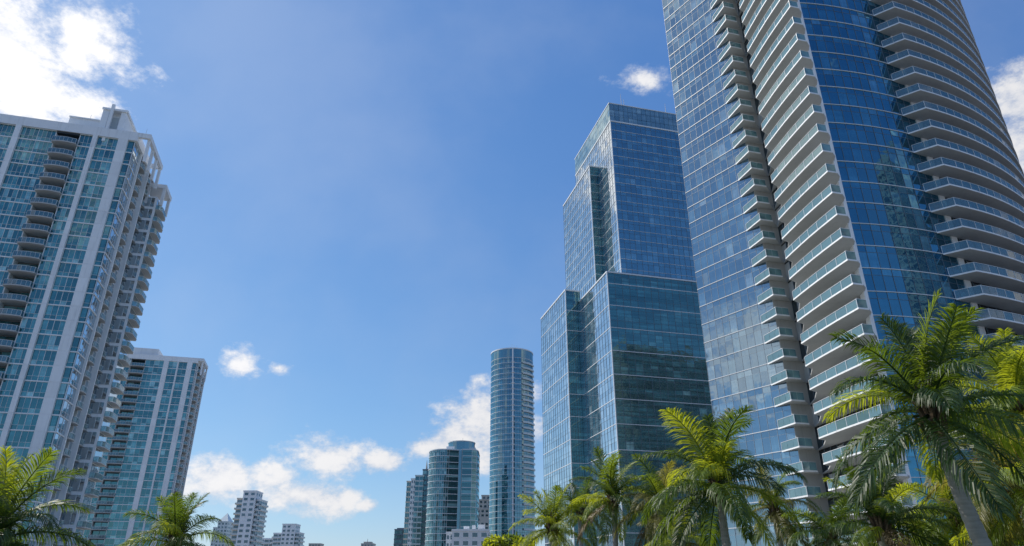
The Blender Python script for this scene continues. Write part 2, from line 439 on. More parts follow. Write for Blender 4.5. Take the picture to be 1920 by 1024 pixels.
# ------------------------------------------------------------------ curved glass tower (right)
def build_curved_tower():
    FH, NF = 3.0, 38
    L_, N_, N2 = (29.78, 101.18), (37.05, 90.4), (40.0, 91.15)
    C = (41.1, 73.5)
    S0, S1, S2 = (35.65, 92.2), (36.6, 88.6), (38.6, 89.15)
    Q0, Q1, Q2 = (36.9, 83.3), (38.6, 71.1), (39.9, 71.45)
    # glass bow from C to E
    bow = [C]; n = 11; tot = 14.6
    for i in range(n):
        an = R(86 - 18 * (i + .5) / n); bow.append((bow[-1][0] + math.sin(an) * tot / n, bow[-1][1] + math.cos(an) * tot / n))
    E = bow[-1]
    # right flank: wall behind, balcony edge in front
    flank = [mv(E, (.93, .36), .02)]
    an = 70.0
    while an > -40:
        a = R(an); flank.append((flank[-1][0] + math.sin(a) * 1.5, flank[-1][1] + math.cos(a) * 1.5)); an -= 1.5 * 1.12 if an > 20 else 4
    wallf = [off(p, unit(flank[max(i - 1, 0)], flank[min(i + 1, len(flank) - 1)]), 0) for i, p in enumerate(flank)]
    edge = [off(p, unit(flank[max(i - 1, 0)], flank[min(i + 1, len(flank) - 1)]), 2.5) for i, p in enumerate(flank)]
    back = [(62, 125), (37.5, 121)]
    root = thing('curved_glass_tower', 'tall curved blue glass tower with stacked white balconies on its corner and its flank', 'skyscraper', (50, 92, 0))
    pc = Pieces(root)
    # core, solid behind the glass
    core = MB()
    inset = lambda path, k: [off(p, unit(path[max(i - 1, 0)], path[min(i + 1, len(path) - 1)]), -k) for i, p in enumerate(path)]
    poly = inset([L_, N_], .15) + [(40.0, 91.5)] + [(42.4, 75.2), (42.2, 73.9)] + inset(bow, .15)[1:] + inset(flank, .25)[1:] + back
    core.prism(poly, 0, NF * FH)
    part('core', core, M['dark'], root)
    roof = MB(); roof.prism([L_, N_, N2, C] + bow[1:] + flank[1:] + back, NF * FH, NF * FH + 1.2)
    part('roof', roof, M['white'], root)
    # left glass face
    NA = 10
    pathA = [lerp(L_, N_, i / NA) for i in range(NA + 1)]
    curtain_wall(pc, M['midalu'], M['alu'], pathA, 0, NF, FH, M['gl_a'], (.70, .30), .035, .035, .10, .09, .28)
    curtain_wall(pc, M['dkalu'], M['alu'], bow, 0, NF, FH, M['gl_d'], (.70, .30), .05, .05, .09, .10, .35, name='bow_glass_pane', rest='upper_bow_glazing')
    # far end wall of the left face
    curtain_wall(pc, M['alu'], M['alu'], [back[1], lerp(back[1], L_, .5), L_], 0, NF, FH, M['gl_a'], (1.0,), .05, .05, .1, .08, .2, name='end_glass_pane', rest='end_glazing')
    # return wall and corner fin
    wl = MB(); d = unit(N_, N2)
    wl.prism([off(N_, d, .12), off(N2, d, .12), off(N2, d, -.3), off(N_, d, -.3)], 0, NF * FH)
    part('return_wall', wl, M['grey'], root)
    fin = MB(); fin.prism([(40.75, 73.15), (41.25, 73.28), (41.45, 74.4), (40.95, 74.5)], 0, NF * FH)
    part('corner_fin', fin, M['white'], root)
    w2 = MB(); d = unit(bow[-2], E)
    w2.prism([off(E, d, .15), off(mv(E, d, 1.0), d, .15), off(mv(E, d, 1.0), d, -.3), off(E, d, -.3)], 0, NF * FH)
    part('flank_pier', w2, M['white'], root)
    # glazed doors behind the corner balconies and along the flank
    db = MB(); db.box(-.04, .04, -.06, .04, 0, NF * FH); dm = db.mesh('door_mullion', M['dkalu'])
    path = [lerp(N2, (41.95, 74.9), i / 11) for i in range(12)]
    for a, b in zip(path, path[1:]):
        Fm = frame(a, unit(a, b)); w = dist(a, b)
        for f in range(NF):
            wall = random.random() < .16
            pc.add('balcony_door', 'upper_balcony_glazing', w - .06, 2.55, .05, Fm @ Matrix.Translation((w / 2, 0, f * FH + 1.33)) @ jit(.2), M['soffit'] if wall else M['gl_dk'])
        link('door_mullion', dm, Fm, root)
    for a, b in zip(wallf[1:30], wallf[2:31]):
        Fm = frame(a, unit(a, b)); w = dist(a, b)
        for f in range(NF):
            wall = random.random() < .25
            pc.add('flank_door', 'upper_flank_glazing', w - .06, 2.55, .05, Fm @ Matrix.Translation((w / 2, 0, f * FH + 1.33)) @ jit(.2), M['soffit'] if wall else M['gl_dk'])
        link('door_mullion', dm, Fm, root)
    # ---- balconies, one of each kind per floor
    def curve_in(p, q, bulge, n):
        d = unit(p, q); return [off(lerp(p, q, i / n), d, bulge * math.sin(math.pi * i / n)) for i in range(n + 1)]
    front = curve_in(Q0, Q1, .18, 6)
    main_poly = [N2, (39.4, 88.0), (38.1, 84.2)] + front + [Q2, (40.6, 72.3), (41.05, 73.6), (42.0, 75.0)]
    main_rail = [(38.1, 84.2)] + front + [Q2]
    small_poly = [(35.95, 92.25), S0, S1, S2, N2, N_]
    small_rail = [S0, S1, S2]
    left_end = mv(bow[-3], unit(bow[-3], bow[-2]), .3)
    flank_rail = [off(left_end, unit(bow[-3], bow[-2]), .1)] + [mv(edge[0], (-.9, -.3), .9)] + edge[1:44]
    flank_poly = flank_rail + flank[43:1:-1] + [bow[-1], bow[-2]]
    def balcony(name, poly, rail, mat_r, f, meshes, pn, rn, step, lip=.14):
        z = f * FH
        if name not in meshes:
            b = MB(); b.prism(poly, -.16, 0)
            meshes[name] = (b.mesh(name, M['soffit']), None, None)
            c = MB(); h = MB()
            for a, q in zip(rail, rail[1:]):
                d = unit(a, q); w = dist(a, q); Fm = frame(off(a, d, .012), d)
                c.box(0, w, 0, .05, -.17, .02, Fm)                     # white slab edge
                h.box(0, w, .06, .12, 1.05, 1.10, Fm)
                h.box(-.025, .025, .06, .12, .03, 1.05, Fm)
            meshes[name] = (meshes[name][0], c.mesh('slab_edge', M['white']), h.mesh('handrail', M['alu']))
        sl, ed, hr = meshes[name]
        T = Matrix.Translation((0, 0, z))
        o = link(name, sl, T, root)
        link('slab_edge', ed, T, o); link('handrail', hr, T, o)
        for a, q in zip(rail, rail[1:]):
            d = unit(a, q); tot = dist(a, q); k = max(1, round(tot / step))
            for i in range(k):
                w = tot / k
                Fm = frame(mv(a, d, w * i), d)
                pc.add(pn, rn, w - .05, 1.0, .02, Fm @ Matrix.Translation((w / 2, .08, z + .55)) @ jit(.25), mat_r, o)
    ms = {}
    for f in range(1, NF):
        balcony('corner_balcony', main_poly, main_rail, M['rail'], f, ms, 'railing_panel', 'upper_railing', 1.5)
        balcony('side_balcony', small_poly, small_rail, M['rail'], f, ms, 'railing_panel', 'upper_railing', 1.2)
        balcony('flank_balcony', flank_poly, flank_rail, M['railb'], f, ms, 'railing_panel', 'upper_railing', 1.5)
    pc.finish()
build_curved_tower()

# ------------------------------------------------------------------ stepped office tower (centre right)
def build_office():
    P3 = (33.5, 220.0)
    V1 = grid(P3, 7.3, 4.0)
    root = thing('office_tower', 'stepped blue glass office tower with flat roof and lighter top band beside the curved tower', 'skyscraper', (60, 245, 0))
    pc = Pieces(root)
    core = MB(); coping = MB()
    def block(c, wid, dep, h, fh, gf, gl, pw, z0=0.0, every=2, key='glass_pane'):
        """c: near corner between the left face and the front face"""
        nf = round((h - z0) / fh); fh = (h - z0) / nf
        core.prism([grid(c, .2, .2), grid(c, wid - .2, .2), grid(c, wid - .2, dep), grid(c, .2, dep)], 0, h - .1)
        n1 = max(2, round(wid / pw)); n2 = max(2, round(dep / pw))
        pf = [grid(c, wid * i / n1, 0) for i in range(n1 + 1)]
        pl = [grid(c, 0, dep * (1 - i / n2)) for i in range(n2 + 1)]
        curtain_wall(pc, M['dkalu'], M['alu'], pf, z0, nf, fh, gf, (.66, .34), .09, .08, .22 if every == 2 else .11, .12, .22, every=every, name=key, rest='upper_glazing')
        curtain_wall(pc, M['dkalu'], M['alu'], pl, z0, nf, fh, gl, (.66, .34), .09, .08, .20 if every == 2 else .11, .12, .25, every=every, name=key.replace('glass', 'side_glass'), rest='side_glazing')
        coping.prism([grid(c, -.25, -.25), grid(c, wid, -.25), grid(c, wid, dep), grid(c, -.25, dep)], h, h + .5)
        # corner post
        coping.prism([grid(c, -.16, -.16), grid(c, .12, -.16), grid(c, .12, .12), grid(c, -.16, .12)], z0, h)
    H3, H4, H2, H1 = 102.5, 106.8, 159.4, 181.0
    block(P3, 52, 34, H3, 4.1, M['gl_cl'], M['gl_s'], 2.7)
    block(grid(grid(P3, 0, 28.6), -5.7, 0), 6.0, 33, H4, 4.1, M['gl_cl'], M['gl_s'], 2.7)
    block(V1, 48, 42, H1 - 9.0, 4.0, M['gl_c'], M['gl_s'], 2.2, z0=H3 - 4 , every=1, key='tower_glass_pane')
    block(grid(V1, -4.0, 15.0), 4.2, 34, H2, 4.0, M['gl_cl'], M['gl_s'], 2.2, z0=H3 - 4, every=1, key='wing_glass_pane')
    # crown: a dark two storey strip and a frosted parapet screen
    cr = MB(); pan = 0
    for (a, n, key) in (((0, 0), 24, 'front'), ((0, 42), 21, 'side')):
        for i in range(n):
            for j in range(3):
                if key == 'front': p = grid(V1, 2 * i, 0); d = GX
                else: p = grid(V1, 0, 42 - 2 * i); d = (-GY[0], -GY[1])
                pc.add('screen_panel', 'upper_screen', 1.9, 2.9, .05, frame(p, d) @ Matrix.Translation((1, -.05, H1 - 9 + 3 * j + 1.5)) @ jit(.3), M['gl_scr'])
    core.prism([grid(V1, .2, .2), grid(V1, 47, .2), grid(V1, 47, 41), grid(V1, .2, 41)], H1 - 9, H1 - 1.5)
    coping.prism([grid(V1, -.2, -.2), grid(V1, 48, -.2), grid(V1, 48, 42), grid(V1, -.2, 42)], H1, H1 + .35)
    part('core', core, M['dark'], root); part('coping', coping, M['alu'], root)
    for (a_, h_) in ((6, 7), (7.2, 4.5), (26, 6), (40, 5)):
        p_ = grid(V1, a_, 1.2); b = MB(); b.tube([(p_[0], p_[1], H1), (p_[0], p_[1], H1 + h_)], [.14, .05], 6); part('mast', b, M['grey'], root)
    pc.finish()
build_office()

# ------------------------------------------------------------------ white balcony apartment towers (left)
def apartment(name, label, P0, H, nf, front, side, wide, detail=True, crown=None, group=None):
    """P0: corner between the front (running left) and the side (running away); bays are (kind, width, panes)"""
    fh = H / nf
    root = thing(name, label, 'apartment tower', (P0[0] - 15, P0[1] + 10, 0), group)
    pc = Pieces(root)
    totf = sum(b[1] for b in front); tots = sum(b[1] for b in side)
    G = lambda s, q: grid(P0, -s, q)
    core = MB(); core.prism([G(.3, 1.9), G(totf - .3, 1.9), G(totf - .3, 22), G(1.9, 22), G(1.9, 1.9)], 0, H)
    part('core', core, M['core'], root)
    back = MB(); runs = []
    slabm = {}
    wins = []
    fmesh = {}
    def bay_run(start, d, bays, gmat, slab_out, rev):
        # d: direction left to right as seen from outside; bays listed from the corner outwards
        pos = 0.0; band = None
        for (kind, w, n) in bays:
            a = mv(start, d, -(pos + w)) if rev else mv(start, d, pos)     # left end of this bay
            Fm = frame(a, d)
            if kind != 'win': band = None
            elif band is None: band = MB(); runs.append(band)
            if kind == 'col':
                pb = MB(); pb.box(0, w, -.45, .5, 0, H + .02, Fm); part('pier', pb, M['white'], root)
                if w > .8:
                    pb = MB(); pb.box(.0, w, -.49, -.455, .02, fh - .02); pm = pb.mesh('pier_panel', M['white'])
                    for f in range(nf): link('pier_panel', pm, Fm @ Matrix.Translation((0, 0, f * fh)), root)
            elif kind == 'fin':
                pb = MB(); pb.box(0, w, -slab_out - .1, .5, 0, H + .02, Fm); part('pier', pb, M['white'], root)
            elif kind == 'win':
                back.box(0, w, .22, .30, 0, H, Fm)
                key = ('w', round(w, 2), n)
                if key not in fmesh:
                    b = MB(); t = .05; zb = .10; zt = fh - .08; ztr = zb + (zt - zb) * .30
                    b.box(0, t, -.04, .12, zb, zt); b.box(w - t, w, -.04, .12, zb, zt)
                    b.box(t, w - t, -.04, .12, zb, zb + t); b.box(t, w - t, -.04, .12, zt - t, zt)
                    for i in range(1, n): b.box(w * i / n - t / 2, w * i / n + t / 2, -.03, .12, zb + t, zt - t)
                    for i in range(n): b.box(w * i / n + t * .5, w * (i + 1) / n - t * .5, -.03, .12, ztr - t / 2, ztr + t / 2)
                    fmesh[key] = (b.mesh('window', M['alu']), zb, zt, ztr)
                me, zb, zt, ztr = fmesh[key]
                for f in range(nf):
                    Mw = Fm @ Matrix.Translation((0, 0, f * fh))
                    Mc = Mw @ Matrix.Translation((w / 2, 0, fh / 2))
                    wins.append((frame_area(Mc, w, fh), Mw, me, w, n, zb, zt, ztr, gmat))
                band.box(0, w, -.12, .2, -.08, .10, Fm)
            elif kind in ('balc', 'sbalc'):
                key = ('b', kind, round(w, 2))
                ex = 1.5 if kind == 'balc' else slab_out
                if key not in slabm:
                    b = MB()
                    fr = [(0, -.05), (.0, -ex * .72)] + [(w * i / 6, -ex * (.72 + .28 * math.sin(math.pi * i / 6))) for i in range(1, 6)] + [(w, -ex * .72), (w, -.05)]
                    b.prism([(0, 1.8)] + fr + [(w, 1.8)], -.22, 0)
                    rb = MB(); hb = MB(); pans = []
                    for p, q in zip(fr, fr[1:]):
                        dd = unit(p, q); ww = dist(p, q); F2 = frame(off(p, dd, -.08), dd)
                        hb.box(0, ww, -.02, .04, 1.0, 1.06, F2); hb.box(-.02, .02, -.02, .04, .0, 1.0, F2)
                        rb.box(.03, ww - .03, 0, .02, .06, .98, F2)
                    slabm[key] = (b.mesh('balcony', M['soffit']), rb.mesh('railing', M['railb' if kind == 'balc' else 'rail']), hb.mesh('handrail', M['alu']))
                sl, ra, ha = slabm[key]
                for f in range(1, nf):
                    T = Fm @ Matrix.Translation((0, 0, f * fh))
                    q = proj(T.translation)
                    o = link('balcony', sl, T, root)
                    link('railing', ra, T, o); link('handrail', ha, T, o)
                for f in range(nf):
                    for i in range(2):
                        pc.add('balcony_door', 'upper_balcony_glazing', w * .42, 2.5, .05, Fm @ Matrix.Translation((w * (.27 + .45 * i), 1.72, f * fh + 1.3)) @ jit(.3), M['gl_t'])
                for x_ in (0, w - .14): pb = MB(); pb.box(x_, x_ + .14, .0, 1.8, 0, H, Fm); part('partition', pb, M['white'], root)
                back.box(.15, w - .15, -.2, 1.78, H - .5, H, Fm)
            pos += w
    bay_run(P0, GX, front, M['gl_t'], 1.5, True)
    # the side runs away from the corner; from outside (right) left to right is along GY
    bay_run(P0, GY, side, M['gl_b'], wide, False)
    wins.sort(key=lambda e: -e[0])
    glz = MB(); frs = MB(); npan = 0
    for k, (ar, Mw, me, w, n, zb, zt, ztr, gm) in enumerate(wins):
        o = link('window', me, Mw, root) if (k < 300 and ar > 0) else None
        if o is None:
            t = .05
            for i in range(n + 1): frs.box(w * i / n - t / 2, w * i / n + t / 2, -.04, .12, zb, zt, Mw)
        for i in range(n):
            for (a, b) in ((zb, ztr), (ztr, zt)):
                Mp = Mw @ Matrix.Translation((w * (i + .5) / n, .03, (a + b) / 2)) @ jit(.3)
                pc.add('pane', 'glazing', w / n - .05, b - a - .04, .03, Mp, gm, o)
    if frs.v: part('upper_window_frame', frs, M['alu'], root, 'stuff')
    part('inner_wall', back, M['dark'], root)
    for band in runs:
        bm_ = band.mesh('floor_edge', M['white'])
        for f in range(nf + 1): link('floor_edge', bm_, Matrix.Translation((0, 0, f * fh)), root)
    rf = MB(); rf.prism([G(-.3, -.2), G(totf, -.2), G(totf, 22), G(-.3, 22)], H, H + .3)
    part('roof', rf, M['soffit'], root)
    pp = MB(); pp.prism([G(-.5, -.5), G(totf, -.5), G(totf, .2), G(-.5, .2)], H - .05, H + 2.1)
    pp.prism([G(-.5, .2), G(.2, .2), G(.2, 12), G(-.5, 12)], H - .05, H + 2.1)
    part('parapet', pp, M['white'], root)
    if crown: crown(root, G, H)
    pc.finish()
    return root

def crown_near(root, G, H):
    b = MB(); b.prism([G(8.3, 1.0), G(14.3, 1.0), G(14.3, 9), G(8.3, 9)], H + .3, H + 4.6)
    b.prism([G(8.2, .8), G(14.4, .8), G(14.4, 9.2), G(8.2, 9.2)], H + 4.6, H + 4.9)
    part('roof_block', b, M['white'], root)
    b = MB(); b.prism([G(3.4, .4), G(4.4, .4), G(4.4, 9), G(3.4, 9)], H + .3, H + 7.4)
    b.prism([G(6.8, .4), G(8.1, .4), G(8.1, 9), G(6.8, 9)], H + .3, H + 7.4)
    b.prism([G(4.4, 1.6), G(6.8, 1.6), G(6.8, 9), G(4.4, 9)], H + .3, H + 7.4)
    b.prism([G(3.1, .1), G(8.3, .1), G(8.3, 9.3), G(3.1, 9.3)], H + 7.4, H + 7.9)
    part('lift_tower', b, M['white'], root)
    b = MB(); b.prism([G(5.9, -.2), G(6.5, -.2), G(6.5, .4), G(5.9, .4)], H - 1, H + 8.8)
    part('roof_fin', b, M['white'], root)
    b = MB(); b.prism([G(5.0, 1.5), G(6.6, 1.5), G(6.6, 1.62), G(5.0, 1.62)], H + 2.2, H + 6.4)
    part('louvre', b, M['frost'], root)
    for (s_, q_, h_) in ((11, 2.5, 4.2), (12.2, 3, 2.6), (-1.6, 6, 3.4), (20, 1.5, 2.2)):
        z_ = H + (4.9 if s_ in (11, 12.2) else 2.1 if s_ > 0 else 2.1); p_ = G(s_, q_ if s_ > 0 else .1)
        b = MB(); b.tube([(p_[0], p_[1], z_ - .3), (p_[0], p_[1], z_ + h_ * .5)], [.05, .02], 6); part('mast', b, M['grey'], root)
    for s_ in (17.5, 19.4, 24.2):
        b = MB(); b.prism([G(s_, .6), G(s_ + 1.3, .6), G(s_ + 1.3, 1.9), G(s_, 1.9)], H + .3, H + 2.75); part('cooling_unit', b, M['frost'], root)
    # open roof frame over the side balconies
    b = MB()
    b.prism([G(-.52, -.45), G(-2.9, -.45), G(-2.9, .3), G(-.52, .3)], H + 1.0, H + 2.1)
    b.prism([G(-2.9, .3), G(-2.2, .3), G(-2.2, 12.6), G(-2.9, 12.6)], H + 1.0, H + 2.1)
    b.prism([G(-.52, 12.0), G(-2.2, 12.0), G(-2.2, 12.6), G(-.52, 12.6)], H + 1.0, H + 2.1)
    for q in (.3, 4.1, 8.0, 11.9): b.prism([G(-2.2, q), G(-2.75, q), G(-2.75, q + .6), G(-2.2, q + .6)], H - 4.5, H + 1.0)
    part('roof_frame', b, M['white'], root)
    # lower annex at the back of the side
    b = MB(); b.prism([G(-.0, 13.2), G(-3.2, 13.2), G(-3.2, 19), G(0, 19)], 0, H - 6)
    part('annex', b, M['white'], root)
    for f in range(28):
        b = MB(); b.box(.3, 2.8, -.06, .02, .35, 2.7, frame(G(0, 13.2), GX, f * H / 30)); part('annex_window', b, M['gl_b'], root)
        b = MB(); b.box(.4, 5.2, -.06, .02, .35, 2.7, frame(G(-3.2, 13.2), GY, f * H / 30)); part('annex_window', b, M['gl_b'], root)
    b = MB()
    b.prism([G(-.2, 13.0), G(-4.6, 13.0), G(-4.6, 19.2), G(-.2, 19.2)], H - 3.6, H - 2.6)
    for s, q in ((-4.2, 13.1), (-4.2, 18.4), (-.9, 13.1)): b.prism([G(s - .3, q), G(s + .3, q), G(s + .3, q + .6), G(s - .3, q + .6)], H - 8, H - 3.6)
    part('annex_frame', b, M['white'], root)
    # annex balconies, pushed out to the right
    sl = MB(); sl.prism([G(-3.1, 13.4), G(-4.2, 13.4), G(-4.6, 14.4), G(-4.6, 18.0), G(-4.2, 19.2), G(-3.1, 19.2)], -.16, 0)
    rl = MB(); hr = MB(); pts = [G(-3.2, 13.45), G(-4.15, 13.45), G(-4.52, 14.4), G(-4.52, 18.0), G(-4.15, 19.15)]
    for a, c in zip(pts, pts[1:]):
        d = unit(a, c); w = dist(a, c); Fm = frame(a, d)
        rl.box(.03, w - .03, 0, .02, .05, 1.0, Fm); hr.box(0, w, -.03, .03, 1.0, 1.06, Fm)
    me = sl.mesh('balcony', M['soffit']); mr = rl.mesh('railing', M['rail']); mh = hr.mesh('handrail', M['alu'])
    for f in range(2, 28):
        T = Matrix.Translation((0, 0, f * H / 30)); o = link('balcony', me, T, root); link('railing', mr, T, o); link('handrail', mh, T, o)

P_NEAR = (-82.7, 125.0)
front_near = [('win', 1.35, 1), ('col', 1.9, 0), ('win', 2.05, 2), ('win', 2.05, 2), ('col', .9, 0), ('win', 2.5, 3), ('balc', 4.7, 0), ('win', 3.2, 4), ('win', 3.2, 4), ('col', 1.1, 0), ('win', 3.2, 4), ('balc', 4.7, 0), ('col', 1.5, 0)]
side_near = [('win', 2.3, 1), ('win', 2.3, 1), ('col', .5, 0), ('sbalc', 3.2, 0), ('win', 1.6, 1), ('fin', .35, 0), ('win', 1.4, 1), ('sbalc', 2.6, 0), ('col', .4, 0)]
apartment('balcony_apartment_tower', 'nearest white and teal apartment tower with wide corner pier and rounded balconies', P_NEAR, 90.6, 30, front_near, side_near, 1.0, crown=crown_near)

def crown_far(root, G, H):
    b = MB(); b.prism([G(16, 1), G(27, 1), G(27, 12), G(16, 12)], H + .3, H + 5.2)
    part('roof_block', b, M['white'], root)
    b = MB(); b.prism([G(-2.6, -.4), G(-.52, -.4), G(-.52, 12), G(-2.6, 12)], H + .9, H + 2.1)
    for q in (.2, 5.6, 11.2): b.prism([G(-2.5, q), G(-1.9, q), G(-1.9, q + .6), G(-2.5, q + .6)], H - 5, H + .9)
    part('roof_frame', b, M['white'], root)
pf = at(371, 672, 280)
front_far = [('win', 1.6, 1), ('col', 2.0, 0), ('win', 3.3, 2), ('col', .6, 0), ('win', 3.3, 2), ('col', 1.9, 0), ('win', 3.6, 2), ('win', 3.4, 2), ('balc', 5.6, 0), ('win', 2.4, 2), ('balc', 4.0, 0), ('win', 3.6, 2), ('col', 1.9, 0), ('win', 3.3, 2), ('win', 3.3, 2)]
side_far = [('win', 2.0, 1), ('col', .6, 0), ('sbalc', 4.2, 0), ('fin', .5, 0), ('win', 2.2, 1), ('sbalc', 4.0, 0), ('fin', .5, 0), ('win', 2.0, 1)]
apartment('balcony_apartment_tower', 'second white and teal apartment tower standing behind the nearest one, pale flat roof', (pf.x, pf.y), pf.z - 2.1, 29, front_far, side_far, 1.8, crown=crown_far)

# ------------------------------------------------------------------ far towers
def ngon(cx, cy, r, n, a0=0, sx=1, sy=1): return [(cx + r * sx * math.cos(2 * math.pi * i / n + a0), cy + r * sy * math.sin(2 * math.pi * i / n + a0)) for i in range(n)]
def ring_of(path, z, out, th):
    b = MB(); n = len(path)
    c = (sum(p[0] for p in path) / n, sum(p[1] for p in path) / n)
    sc_ = lambda p, k: (c[0] + (p[0] - c[0]) * (1 + k / dist(c, p)), c[1] + (p[1] - c[1]) * (1 + k / dist(c, p)))
    for i in range(n):
        p, q = path[i], path[(i + 1) % n]
        qd = [sc_(p, -.1), sc_(p, out), sc_(q, out), sc_(q, -.1)]
        b.hexa([(x, y, z) for x, y in qd][::-1] + [(x, y, z + th) for x, y in qd][::-1])
    return b
def glass_stack(root, path, z0, z1, fh, mat, out=.25, th=.35, barw=.12, band_mat=None, split=1, name='floor_ring', bars=True):
    """closed footprint (counter clockwise) of window panes between floor rings"""
    nf = max(1, round((z1 - z0) / fh)); fh = (z1 - z0) / nf
    g = MB(); mu = MB(); n = len(path)
    for i in range(n):
        a, c = path[i], path[(i + 1) % n]
        for k in range(split):
            p, q = lerp(a, c, k / split), lerp(a, c, (k + 1) / split)
            d = unit(p, q); w = dist(p, q); Fm = frame(p, d)
            if proj((p[0], p[1], z1)) is None: continue
            for f in range(nf):
                for (h0, h1) in ((0, .62), (.62, 1)):
                    h = (h1 - h0) * fh - .12
                    g.box(-w / 2 + barw / 2, w / 2 - barw / 2, 0, .05, -h / 2, h / 2, Fm @ Matrix.Translation((w / 2, 0, z0 + (f + h0) * fh + h / 2)) @ jit(.3))
            if bars: mu.box(-barw / 2, barw / 2, -.08, .05, z0, z1, Fm)
    part('glazing', g, mat, root, 'stuff')
    if bars: part('mullion_frame', mu, M['alu'], root, 'stuff')
    me = ring_of(path, 0, out, th).mesh(name, band_mat or M['alu'])
    for f in range(nf + 1): link(name, me, Matrix.Translation((0, 0, z0 + f * fh - th / 2)), root)
    c = MB(); k = .97
    cx = sum(p[0] for p in path) / n; cy = sum(p[1] for p in path) / n
    c.prism([(cx + (p[0] - cx) * k, cy + (p[1] - cy) * k) for p in path], z0, z1)
    part('core', c, M['dark'], root)

def build_cylinder():
    Y = 530.0; t = at(960, 652, Y)
    r = 17.3
    root = thing('round_glass_tower', 'tall round blue glass tower with thin floor rings in the far centre', 'skyscraper', (t.x, Y + r, 0))
    cx, cy = t.x, Y + r
    path = ngon(cx, cy, r, 56)
    top = t.z
    glass_stack(root, path, 0, top - 8, 4.3, M['gl_cyl'], .15, .30, bars=False)
    b = MB(); b.prism(ngon(cx, cy, r + .1, 56), top - 7.7, top - .9); part('crown_screen', b, M['gl_cyl'], root)
    b = MB(); b.prism(ngon(cx, cy, r + .4, 56), top - .9, top); part('crown_rim', b, M['alu'], root)
    # pale vertical service strip with little balconies on the front
    b = MB(); an = R(-88); px, py = cx + (r + .2) * math.cos(an), cy + (r + .2) * math.sin(an)
    b.box(-.5, .5, -.5, .3, 0, top - 1, frame((px, py), (1, .03))); part('service_strip', b, M['white'], root)
    bb = MB(); bb.box(-1.0, 1.3, -1.1, .3, 0, .35); me = bb.mesh('balcony', M['white'])
    n = round((top - 8) / 4.3)
    for f in range(1, n): link('balcony', me, frame((px, py), (1, .03), f * (top - 8) / n + .3), root)
    me = MB(); aa = [R(-62 + i * 3) for i in range(17)]
    poly = [(cx + (r + 1.3) * math.cos(a), cy + (r + 1.3) * math.sin(a)) for a in aa] + [(cx + r * math.cos(a), cy + r * math.sin(a)) for a in aa[::-1]]
    me.prism(poly, 0, .4)
    for a0, a1 in zip(aa, aa[1:]):
        p, q = [(cx + (r + 1.25) * math.cos(a), cy + (r + 1.25) * math.sin(a)) for a in (a0, a1)]
        me.hexa([(p[0], p[1], .4), (q[0], q[1], .4), (q[0], q[1] + .06, .4), (p[0], p[1] + .06, .4), (p[0], p[1], 1.4), (q[0], q[1], 1.4), (q[0], q[1] + .06, 1.4), (p[0], p[1] + .06, 1.4)])
    m2 = me.mesh('curved_balcony', M['frost'])
    for f in range(1, n): link('curved_balcony', m2, Matrix.Translation((0, 0, f * (top - 8) / n - .2)), root)
    for i, (dx, h) in enumerate(((0, 4), (1.8, 3), (-1.6, 2.2), (4, 2.6))):
        b = MB(); b.tube([(cx + dx, cy - 12, top), (cx + dx, cy - 12, top + h + 1)], [.16, .06], 6); part('mast', b, M['grey'], root)
build_cylinder()

def build_bowed():
    Y = 470.0
    a, b_ = at(800, 1000, Y), at(893, 1000, Y)
    top = at(850, 843, Y).z; crown = at(860, 825, Y).z
    root = thing('bowed_glass_tower', 'teal glass tower with bowed left bay and rounded crown left of the round tower', 'skyscraper', ((a.x + b_.x) / 2, Y + 14, 0))
    x0, x1 = a.x, b_.x; xm = x0 + (x1 - x0) * .57
    left = []
    for i in range(15):
        t = i / 14; an = R(180 + 112 * t)
        left.append((xm - 9.6 + 10.5 * math.cos(an), Y + 11 + 11 * math.sin(an)))
    path = left + [(xm + .8, Y + 2.6), (xm + 3.0, Y + 2.6)]
    path += [(xm + 3.2, Y + .3), (x1 - 4, Y + .8), (x1 - 1, Y + 3.2), (x1, Y + 7), (x1, Y + 26), (left[0][0], Y + 26)]
    glass_stack(root, path, 0, top, 4.0, M['gl_far'], .35, .34, .12, M['alu'], 1)
    # the recessed dark strip between the two bays
    b = MB(); b.box(xm + .9, xm + 2.9, Y + 2.0, Y + 2.5, 0, top); part('recess_strip', b, M['gl_cyl'], root)
    b = MB(); b.prism(path, top, top + .6); part('roof', b, M['frost'], root)
    cx = x0 + (x1 - x0) * .62
    ring = ngon(cx, Y + 14, 9.2, 20)
    b = MB(); b.prism(ring, top + .6, crown); part('crown', b, M['gl_cyl'], root)
    b = MB(); b.prism(ngon(cx, Y + 14, 9.6, 20), crown, crown + .6); part('crown_rim', b, M['frost'], root)
    b = MB(); b.box(x0 + 10, x0 + 19, Y + 6, Y + 16, top + .6, top + 3.2); part('roof_block', b, M['white'], root)
    b = MB(); b.box(x1 - 12, x1 - 2, Y + 7, Y + 18, top + .6, top + 2.6); part('roof_block', b, M['frost'], root)
    b = MB(); b.tube([(cx + 1, Y + 10, crown), (cx + 1, Y + 10, crown + 3.4)], [.15, .06], 6); part('mast', b, M['grey'], root)
build_bowed()

